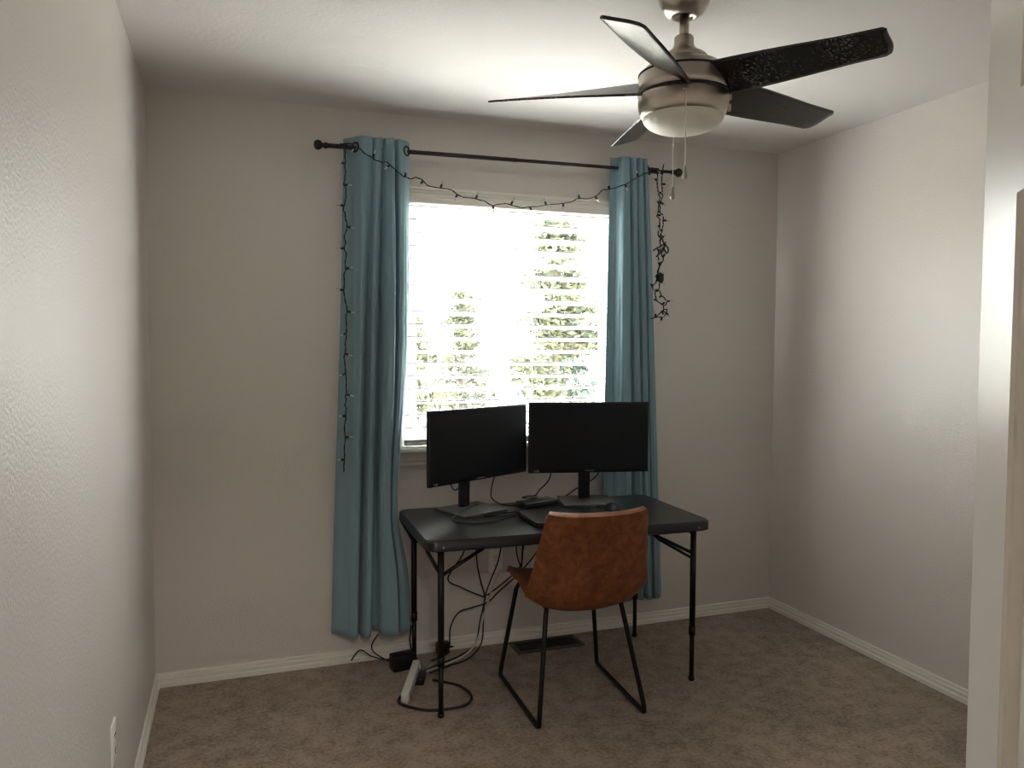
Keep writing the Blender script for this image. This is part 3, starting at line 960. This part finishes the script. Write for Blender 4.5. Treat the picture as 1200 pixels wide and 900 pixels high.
vent = tag(empty('floor_vent', (1.704, -.103, 0), R(0)), 'dark metal floor vent in the carpet by the baseboard', 'floor vent')
b = MB()
vx, vy = .168, .070
for (x0, x1, y0, y1) in ((-vx, vx, -vy, -vy+.018), (-vx, vx, vy-.018, vy), (-vx, -vx+.020, -vy+.018, vy-.018), (vx-.020, vx, -vy+.018, vy-.018)):
    b.box(x0, x1, y0, y1, 0, .007, bev=.002)
b.build('frame', M['vent'], vent)
MB().box(-vx+.018, vx-.018, -vy+.016, vy-.016, .0002, .0012).build('duct_opening', M['vent_dark'], vent)
b = MB()
for i in range(30):
    x = -vx+.026 + i*(2*vx-.052)/29
    mt = Matrix.Translation((x, 0, .0035)) @ Matrix.Rotation(R(35), 4, 'Y')
    b.box(-.0005, .0005, -vy+.017, vy-.017, -.0022, .0022, mat=mt)
b.box(-vx+.02, vx-.02, -.002, .002, .001, .0058)
b.build('louver', M['rod'], vent)

# ------------------------------------------------------------------ cables, power strip, adapters
def cable(pts, r, label, m='cable', name='cable', n=8, group=None):
    b = MB(); b.tube(smooth_path(pts, n), r, 8)
    o = b.build(name, M[m])
    return tag(o, label, 'cable', group)

JX, JY, JZ = 1.41, -.055, .235      # where the hanging leads meet
cable([(1.330, -.20, .640), (1.312, -.12, .56), (1.295, -.08, .46), (1.232, -.06, .352), (1.300, -.05, .300), (1.37, -.045, .262), (1.415, -.040, .240)], .0034, 'black lead sagging to a low bend beneath the left monitor side of the desk')
cable([(1.352, -.20, .640), (1.345, -.14, .54), (1.362, -.09, .42), (1.388, -.07, .32), (JX, JY, .243), (1.385, -.070, .15), (1.350, -.10, .05), (1.27, -.12, .010), (1.16, -.17, .006), (1.08, -.22, .0055)], .0034, 'black lead running from the desk edge down to the power strip')
cable([(1.462, -.20, .640), (1.472, -.13, .54), (1.468, -.08, .42), (1.440, -.06, .33), (1.412, -.066, .262), (1.395, -.085, .18), (1.375, -.12, .06), (1.30, -.16, .009), (1.20, -.20, .006), (1.10, -.25, .0055)], .0034, 'black lead passing in front of the white wall outlet')
cable([(1.552, -.20, .640), (1.540, -.14, .56), (1.555, -.09, .45), (1.590, -.075, .36)], .0032, 'thin black lead hanging behind the chair, nearer the outlet')
cable([(1.575, -.21, .640), (1.572, -.15, .56), (1.580, -.10, .47), (1.585, -.08, .38)], .0032, 'straight black lead dropping behind the chair shell')
cable([(1.640, -.20, .640), (1.600, -.12, .56), (1.588, -.09, .47), (1.575, -.08, .38), (1.49, -.062, .300), (1.425, -.046, .250)], .0034, 'black lead crossing behind the chair seat to the cable knot')
cable([(1.700, -.20, .640), (1.660, -.10, .46), (1.58, -.060, .345), (1.48, -.050, .262), (1.42, -.070, .225), (1.35, -.060, .205), (1.285, -.05, .185), (1.245, -.055, .12), (1.238, -.065, .04), (1.215, -.08, .007), (1.14, -.12, .006)], .0034, 'black lead bending out low along the wall towards the plug')
cable([(1.500, -.035, .36), (1.46, -.040, .30), (JX+.012, -.082, .240), (1.39, -.098, .17), (1.352, -.130, .08), (1.29, -.145, .022), (1.18, -.190, .0075), (1.075, -.26, .020)], .0042, 'white power lead slanting down to the white power strip', 'cable_white')
cable([(1.092, -.330, .010), (1.14, -.36, .0065), (1.19, -.42, .006), (1.205, -.52, .006), (1.165, -.585, .006), (1.085, -.598, .006), (1.00, -.575, .006), (.925, -.500, .006), (.930, -.440, .006), (.978, -.400, .008)], .0055, 'thick black cord looped on the carpet around the front desk leg')
cable([(.792, -.060, .030), (.830, -.07, .075), (.880, -.085, .045), (.95, -.11, .03), (1.02, -.15, .035)], .0030, 'thin dark lead trailing from beneath the left curtain', 'wire_green')
cable([(.905, -.10, .148), (.878, -.09, .10), (.890, -.10, .065), (.955, -.13, .030), (1.02, -.16, .030)], .0030, 'dark lead dropping from the left curtain hem to the adapters', 'wire_green')
cable([(1.04, -.16, .19), (1.035, -.15, .12), (1.045, -.16, .06)], .0034, 'short black lead beside the rear desk leg')

# power strip, leaning on the adapters
ps = tag(empty('power_strip', (.990, -.378, 0), R(66)), 'white power strip lying on the carpet by the front desk leg', 'power strip')
pm = Matrix.Rotation(R(-9), 4, 'Y')
b = MB(); b.box(-.125, .125, -.016, .016, .000, .046, mat=Matrix.Translation((0, 0, .019)) @ pm, bev=.007); b.build('housing', M['white_plastic'], ps)
for i in range(5):
    x = -.09 + i*.04
    b = MB(); b.box(x-.012, x+.012, -.0175, -.0155, .010, .036, mat=Matrix.Translation((0, 0, .019)) @ pm, bev=.001); b.build('receptacle', M['grey_mark'], ps)
b = MB(); b.box(.098, .114, -.020, -.015, .015, .030, mat=Matrix.Translation((0, 0, .019)) @ pm, bev=.002); b.build('switch', M['outlet'], ps)

def adapter(loc, rz, sx, sy, sz, label):
    root = tag(empty('power_adapter', loc, rz), label, 'power adapter')
    b = MB(); b.box(-sx/2, sx/2, -sy/2, sy/2, 0, sz, bev=.006); b.build('casing', M['plastic_black'], root)
    b = MB(); b.tube([(sx/2-.004, 0, sz*.5), (sx/2+.022, 0, sz*.45)], [.006, .0035], 10); b.build('strain_relief', M['cable'], root)
    return root
adapter((1.000, -.150, 0), R(12), .100, .06, .070, 'larger black power adapter standing by the rear desk leg')
adapter((1.045, -.300, 0), R(70), .095, .045, .032, 'flat black power adapter lying beside the power strip')
adapter((1.210, -.045, 0), R(5), .060, .035, .055, 'small black plug block on the carpet against the baseboard')

# cables on the desk top
Z = DZ
cable([(1.345, -.165, Z+.017), (1.27, -.24, Z+.020), (1.185, -.33, Z+.004), (1.172, -.405, Z+.004), (1.23, -.455, Z+.004), (1.32, -.45, Z+.004), (1.40, -.40, Z+.004), (1.445, -.385, Z+.004)], .0030, 'black cable looping in front of the turned monitor base')
cable([(1.30, -.10, Z+.12), (1.265, -.07, Z+.07), (1.24, -.065, Z+.10), (1.21, -.075, Z+.15)], .0028, 'short black cable behind the neck of the turned monitor')
cable([(1.46, -.085, Z+.16), (1.44, -.075, Z+.09), (1.432, -.085, Z+.03), (1.46, -.135, Z+.006), (1.51, -.190, Z+.006), (1.535, -.215, Z+.012)], .0030, 'black cable falling from the turned monitor to the docking station')
cable([(1.475, -.30, Z+.004), (1.38, -.32, Z+.004), (1.32, -.33, Z+.004), (1.34, -.365, Z+.004), (1.43, -.345, Z+.004), (1.50, -.31, Z+.004)], .0028, 'thin black cable lying between the turned monitor and the laptop')
cable([(1.735, -.085, Z+.15), (1.720, -.075, Z+.09), (1.672, -.075, Z+.045), (1.645, -.10, Z+.028), (1.600, -.110, Z+.029), (1.565, -.135, Z+.029), (1.60, -.155, Z+.028), (1.64, -.14, Z+.028)], .0030, 'black cable curling onto the top of the docking station')
cable([(1.985, -.10, Z+.145), (1.965, -.085, Z+.10), (1.925, -.080, Z+.07), (1.87, -.075, Z+.045), (1.82, -.060, Z+.010), (1.78, -.070, Z+.005)], .0030, 'black cable hanging behind the right monitor neck')

# ------------------------------------------------------------------ door, standing open at the right
def door():
    dw, dh, th = .61, 2.02, .035
    E_ = Vector((.9635, -2.944, 0))                      # free edge, corner nearest the room side
    dirv = Vector((math.sin(R(38)), math.cos(R(38)), 0))
    hinge = E_ - dirv*dw
    ang = math.atan2(dirv.y, dirv.x)
    root = empty('door_1', (hinge.x, hinge.y, .012), ang)
    root['kind'] = 'structure'
    b = MB()
    # local x along the door (0 hinge, dw free edge), y across; the seen face is y = +
    st, ml = .100, .095
    xa = (st, (dw-ml)/2); xb = ((dw+ml)/2, dw-st)
    zs = ((.235, .760), (.925, 1.530), (1.612, 1.890))
    rects = [(x[0], x[1], z[0], z[1]) for x in (xa, xb) for z in zs]
    # face grid with holes
    xs = sorted({0, dw, *xa, *xb}); zz = sorted({0, dh, *[v for z in zs for v in z]})
    for sgn, y in ((1, 0.0), (-1, -th)):
        for i in range(len(xs)-1):
            for k in range(len(zz)-1):
                x0, x1, z0, z1 = xs[i], xs[i+1], zz[k], zz[k+1]
                if any(abs(x0-r_[0]) < 1e-6 and abs(x1-r_[1]) < 1e-6 and abs(z0-r_[2]) < 1e-6 and abs(z1-r_[3]) < 1e-6 for r_ in rects):
                    # stepped moulding, field, raised centre
                    steps = [(0, 0), (.002, -.0030), (.006, -.0045), (.008, -.0120), (.013, -.0125), (.036, -.0055), (.038, -.0050)]
                    prev = None
                    for (ins, dep) in steps:
                        rg = [b.bm.verts.new((xx, y+sgn*dep, z_)) for xx, z_ in ((x0+ins, z0+ins), (x1-ins, z0+ins), (x1-ins, z1-ins), (x0+ins, z1-ins))]
                        if prev:
                            for q in range(4):
                                b.bm.faces.new((prev[q], prev[(q+1) % 4], rg[(q+1) % 4], rg[q]))
                        prev = rg
                    b.bm.faces.new(prev)
                else:
                    b.bm.faces.new([b.bm.verts.new((xx, y, z_)) for xx, z_ in ((x0, z0), (x1, z0), (x1, z1), (x0, z1))])
    for (p, q) in (((0, 0), (0, dh)), ((0, dh), (dw, dh)), ((dw, dh), (dw, 0)), ((dw, 0), (0, 0))):
        b.bm.faces.new([b.bm.verts.new((p[0], 0, p[1])), b.bm.verts.new((q[0], 0, q[1])), b.bm.verts.new((q[0], -th, q[1])), b.bm.verts.new((p[0], -th, p[1]))])
    bmesh.ops.remove_doubles(b.bm, verts=b.bm.verts[:], dist=1e-5)
    b.build('door_leaf', M['door'], root)
    for sgn, y in ((1, 0), (-1, -th)):
        k = MB().lathe([(0, 0), (.032, 0), (.032, .004), (.013, .008), (.011, .030), (.022, .040), (.027, .052), (.022, .062), (0, .065)], 28, Matrix.Translation((dw-.062, y, .86)) @ Matrix.Rotation(-sgn*PI/2, 4, 'X'))
        k.build('door_knob', M['nickel'], root)
    for z in (.2, 1.0, 1.8):
        hb = MB(); hb.tube([(-.006, -th*.5+.02, z-.045), (-.006, -th*.5+.02, z+.045)], .006, 10); hb.build('hinge', M['nickel'], root)
    return root
door()

# ------------------------------------------------------------------ outside: trees on a lawn one storey down
GZ = -2.9
g = struct(MB().box(-14, 18, 4.2, 26, GZ-.2, GZ), 'ground_outside', M['lawn'])
def tree(x, y, ztop, rad, zlow, n, leaf, label, seed, conic=True, mm='leaf'):
    rnd = random.Random(seed)
    root = tag(empty('tree', (x, y, GZ)), label, 'tree', 'trees outside the window')
    t = MB()
    h = ztop-GZ
    t.tube([(0, 0, 0), (.03, .02, h*.5), (0, 0, h*.93)], [.14, .10, .025], 10)
    tips = []
    nb = 34
    for i in range(nb):
        q = i/(nb-1)
        z = (zlow-GZ) + (h-(zlow-GZ))*q
        rr = rad*((1-q)**.8*.95+.05) if conic else rad*math.sqrt(max(.05, 1-(2*q-.9)**2))
        a = rnd.uniform(0, 2*PI)
        rr *= rnd.uniform(.6, 1.1)
        e = Vector((rr*math.cos(a), rr*math.sin(a), z + rnd.uniform(-.15, .15)))
        s = Vector((0, 0, z-.05))
        t.tube([s, (s+e)/2+Vector((0, 0, .06)), e], [.03, .02, .006], 6)
        tips.append((s, e, rr))
    t.build('trunk', M['bark'], root)
    f = MB()
    for i in range(n):
        s, e, rr = rnd.choice(tips)
        k = rnd.random()**.6
        p = s+(e-s)*k + Vector((rnd.gauss(0, .11), rnd.gauss(0, .11), rnd.gauss(0, .07)))
        d = Vector((rnd.gauss(0, 1), rnd.gauss(0, 1), rnd.gauss(0, .7))).normalized()
        u = d.cross(Vector((rnd.gauss(0, 1), rnd.gauss(0, 1), rnd.gauss(0, 1)))).normalized()
        l = leaf*rnd.uniform(.6, 1.3); w = l*.42
        vs = [f.bm.verts.new(p - d*l*.5), f.bm.verts.new(p + u*w*.5), f.bm.verts.new(p + d*l*.5), f.bm.verts.new(p - u*w*.5)]
        f.bm.faces.new(vs)
    f.build('foliage', M[mm], root)
    return root
tree(4.45, 6.4, 3.5, 1.15, -1.0, 8000, .13, 'tall green tree seen through the right half of the blind', 3)
tree(4.00, 9.3, 2.30, .80, -.6, 3000, .13, 'smaller tree seen through the middle of the blind', 4)
tree(2.30, 5.6, 1.68, .75, -.9, 2800, .12, 'low tree at the lower left of the window', 9)
tree(6.6, 11.0, 1.9, 1.7, -1.4, 5000, .17, 'wide blue green tree further back on the right', 12, mm='leaf2')

# ------------------------------------------------------------------ light
w = bpy.data.worlds.new('world'); SC.world = w; w.use_nodes = True
nt = w.node_tree; nt.nodes.clear(); L = nt.links.new
out = nt.nodes.new('ShaderNodeOutputWorld')
bg = nt.nodes.new('ShaderNodeBackground')
tc = nt.nodes.new('ShaderNodeTexCoord')
sx = nt.nodes.new('ShaderNodeSeparateXYZ')
mr = nt.nodes.new('ShaderNodeMapRange'); mr.inputs['From Min'].default_value = -1; mr.inputs['From Max'].default_value = 1
cr = nt.nodes.new('ShaderNodeValToRGB')
e = cr.color_ramp.elements
e[0].position = .0; e[0].color = (.50, .45, .38, 1)
e[1].position = 1.0; e[1].color = (.80, .92, 1.0, 1)
k = e.new(.44); k.color = (.62, .57, .50, 1)
k = e.new(.51); k.color = (1.0, .99, .96, 1)
k = e.new(.62); k.color = (.95, .98, 1.0, 1)
L(tc.outputs['Generated'], sx.inputs[0]); L(sx.outputs['Z'], mr.inputs['Value']); L(mr.outputs[0], cr.inputs['Fac'])
L(cr.outputs['Color'], bg.inputs['Color'])
bg.inputs['Strength'].default_value = 33.0
L(bg.outputs[0], out.inputs['Surface'])
try:
    w.cycles.sampling_method = 'MANUAL'; w.cycles.sample_map_resolution = 512
except Exception:
    pass

# portal so that the sky is sampled through the window
pl_ = bpy.data.lights.new('window_portal', 'AREA'); pl_.shape = 'RECTANGLE'
pl_.size = WX1-WX0-.04; pl_.size_y = WZ1-WZ0-.04
po = bpy.data.objects.new('window_portal', pl_); COL.objects.link(po)
po.location = ((WX0+WX1)/2, .100, (WZ0+WZ1)/2); po.rotation_euler = (R(-90), 0, 0)
pl_.cycles.is_portal = True

# the sun, high outside to the left: it strikes the blind, not the room
sl = bpy.data.lights.new('sun', 'SUN'); sl.energy = 135; sl.angle = R(.6); sl.color = (1.0, .965, .92)
so_ = bpy.data.objects.new('sun', sl); COL.objects.link(so_)
sd = Vector((.42, -.62, -.95))          # direction the light travels
so_.rotation_euler = sd.to_track_quat('-Z', 'Y').to_euler()

# unseen fill light added in the hallway to warm the near walls
hl = bpy.data.lights.new('hall_fill', 'AREA'); hl.shape = 'DISK'; hl.size = .35; hl.energy = 40; hl.color = (1.0, .90, .79)
ho = bpy.data.objects.new('hall_fill', hl); COL.objects.link(ho); ho.location = (.3, -4.35, 2.36)

# ------------------------------------------------------------------ camera
cam = bpy.data.cameras.new('camera'); co = bpy.data.objects.new('camera', cam); COL.objects.link(co)
yaw, pitch, roll, fpx = .344756338, -.049188999, .00411973764, 915.909
fw_ = Vector((math.sin(yaw)*math.cos(pitch), math.cos(yaw)*math.cos(pitch), math.sin(pitch)))
rt = Vector((math.cos(yaw), -math.sin(yaw), 0)); up = rt.cross(fw_)
r2 = rt*math.cos(roll)+up*math.sin(roll); u2 = -rt*math.sin(roll)+up*math.cos(roll)
m3 = Matrix((r2, u2, -fw_)).transposed()
co.matrix_world = Matrix.Translation((.311648928, -3.47924134, 1.41874782)) @ m3.to_4x4()
cam.sensor_fit = 'HORIZONTAL'; cam.sensor_width = 36.0; cam.lens = fpx/1200*36
cam.clip_start = .01
SC.camera = co

# ------------------------------------------------------------------ render look
SC.view_settings.view_transform = 'Standard'
SC.view_settings.look = 'None'
SC.view_settings.exposure = 0.0
SC.view_settings.gamma = 1.0
SC.view_settings.use_curve_mapping = False
c = SC.cycles
c.use_denoising = True
c.filter_width = 1.2
try:
    c.denoiser = 'OPENIMAGEDENOISE'
except Exception:
    pass
c.max_bounces = 14; c.diffuse_bounces = 8; c.glossy_bounces = 4; c.transmission_bounces = 6; c.transparent_max_bounces = 12
c.sample_clamp_indirect = 0.0
c.use_guiding = True
c.guiding_training_samples = 24
c.caustics_reflective = False; c.caustics_refractive = False
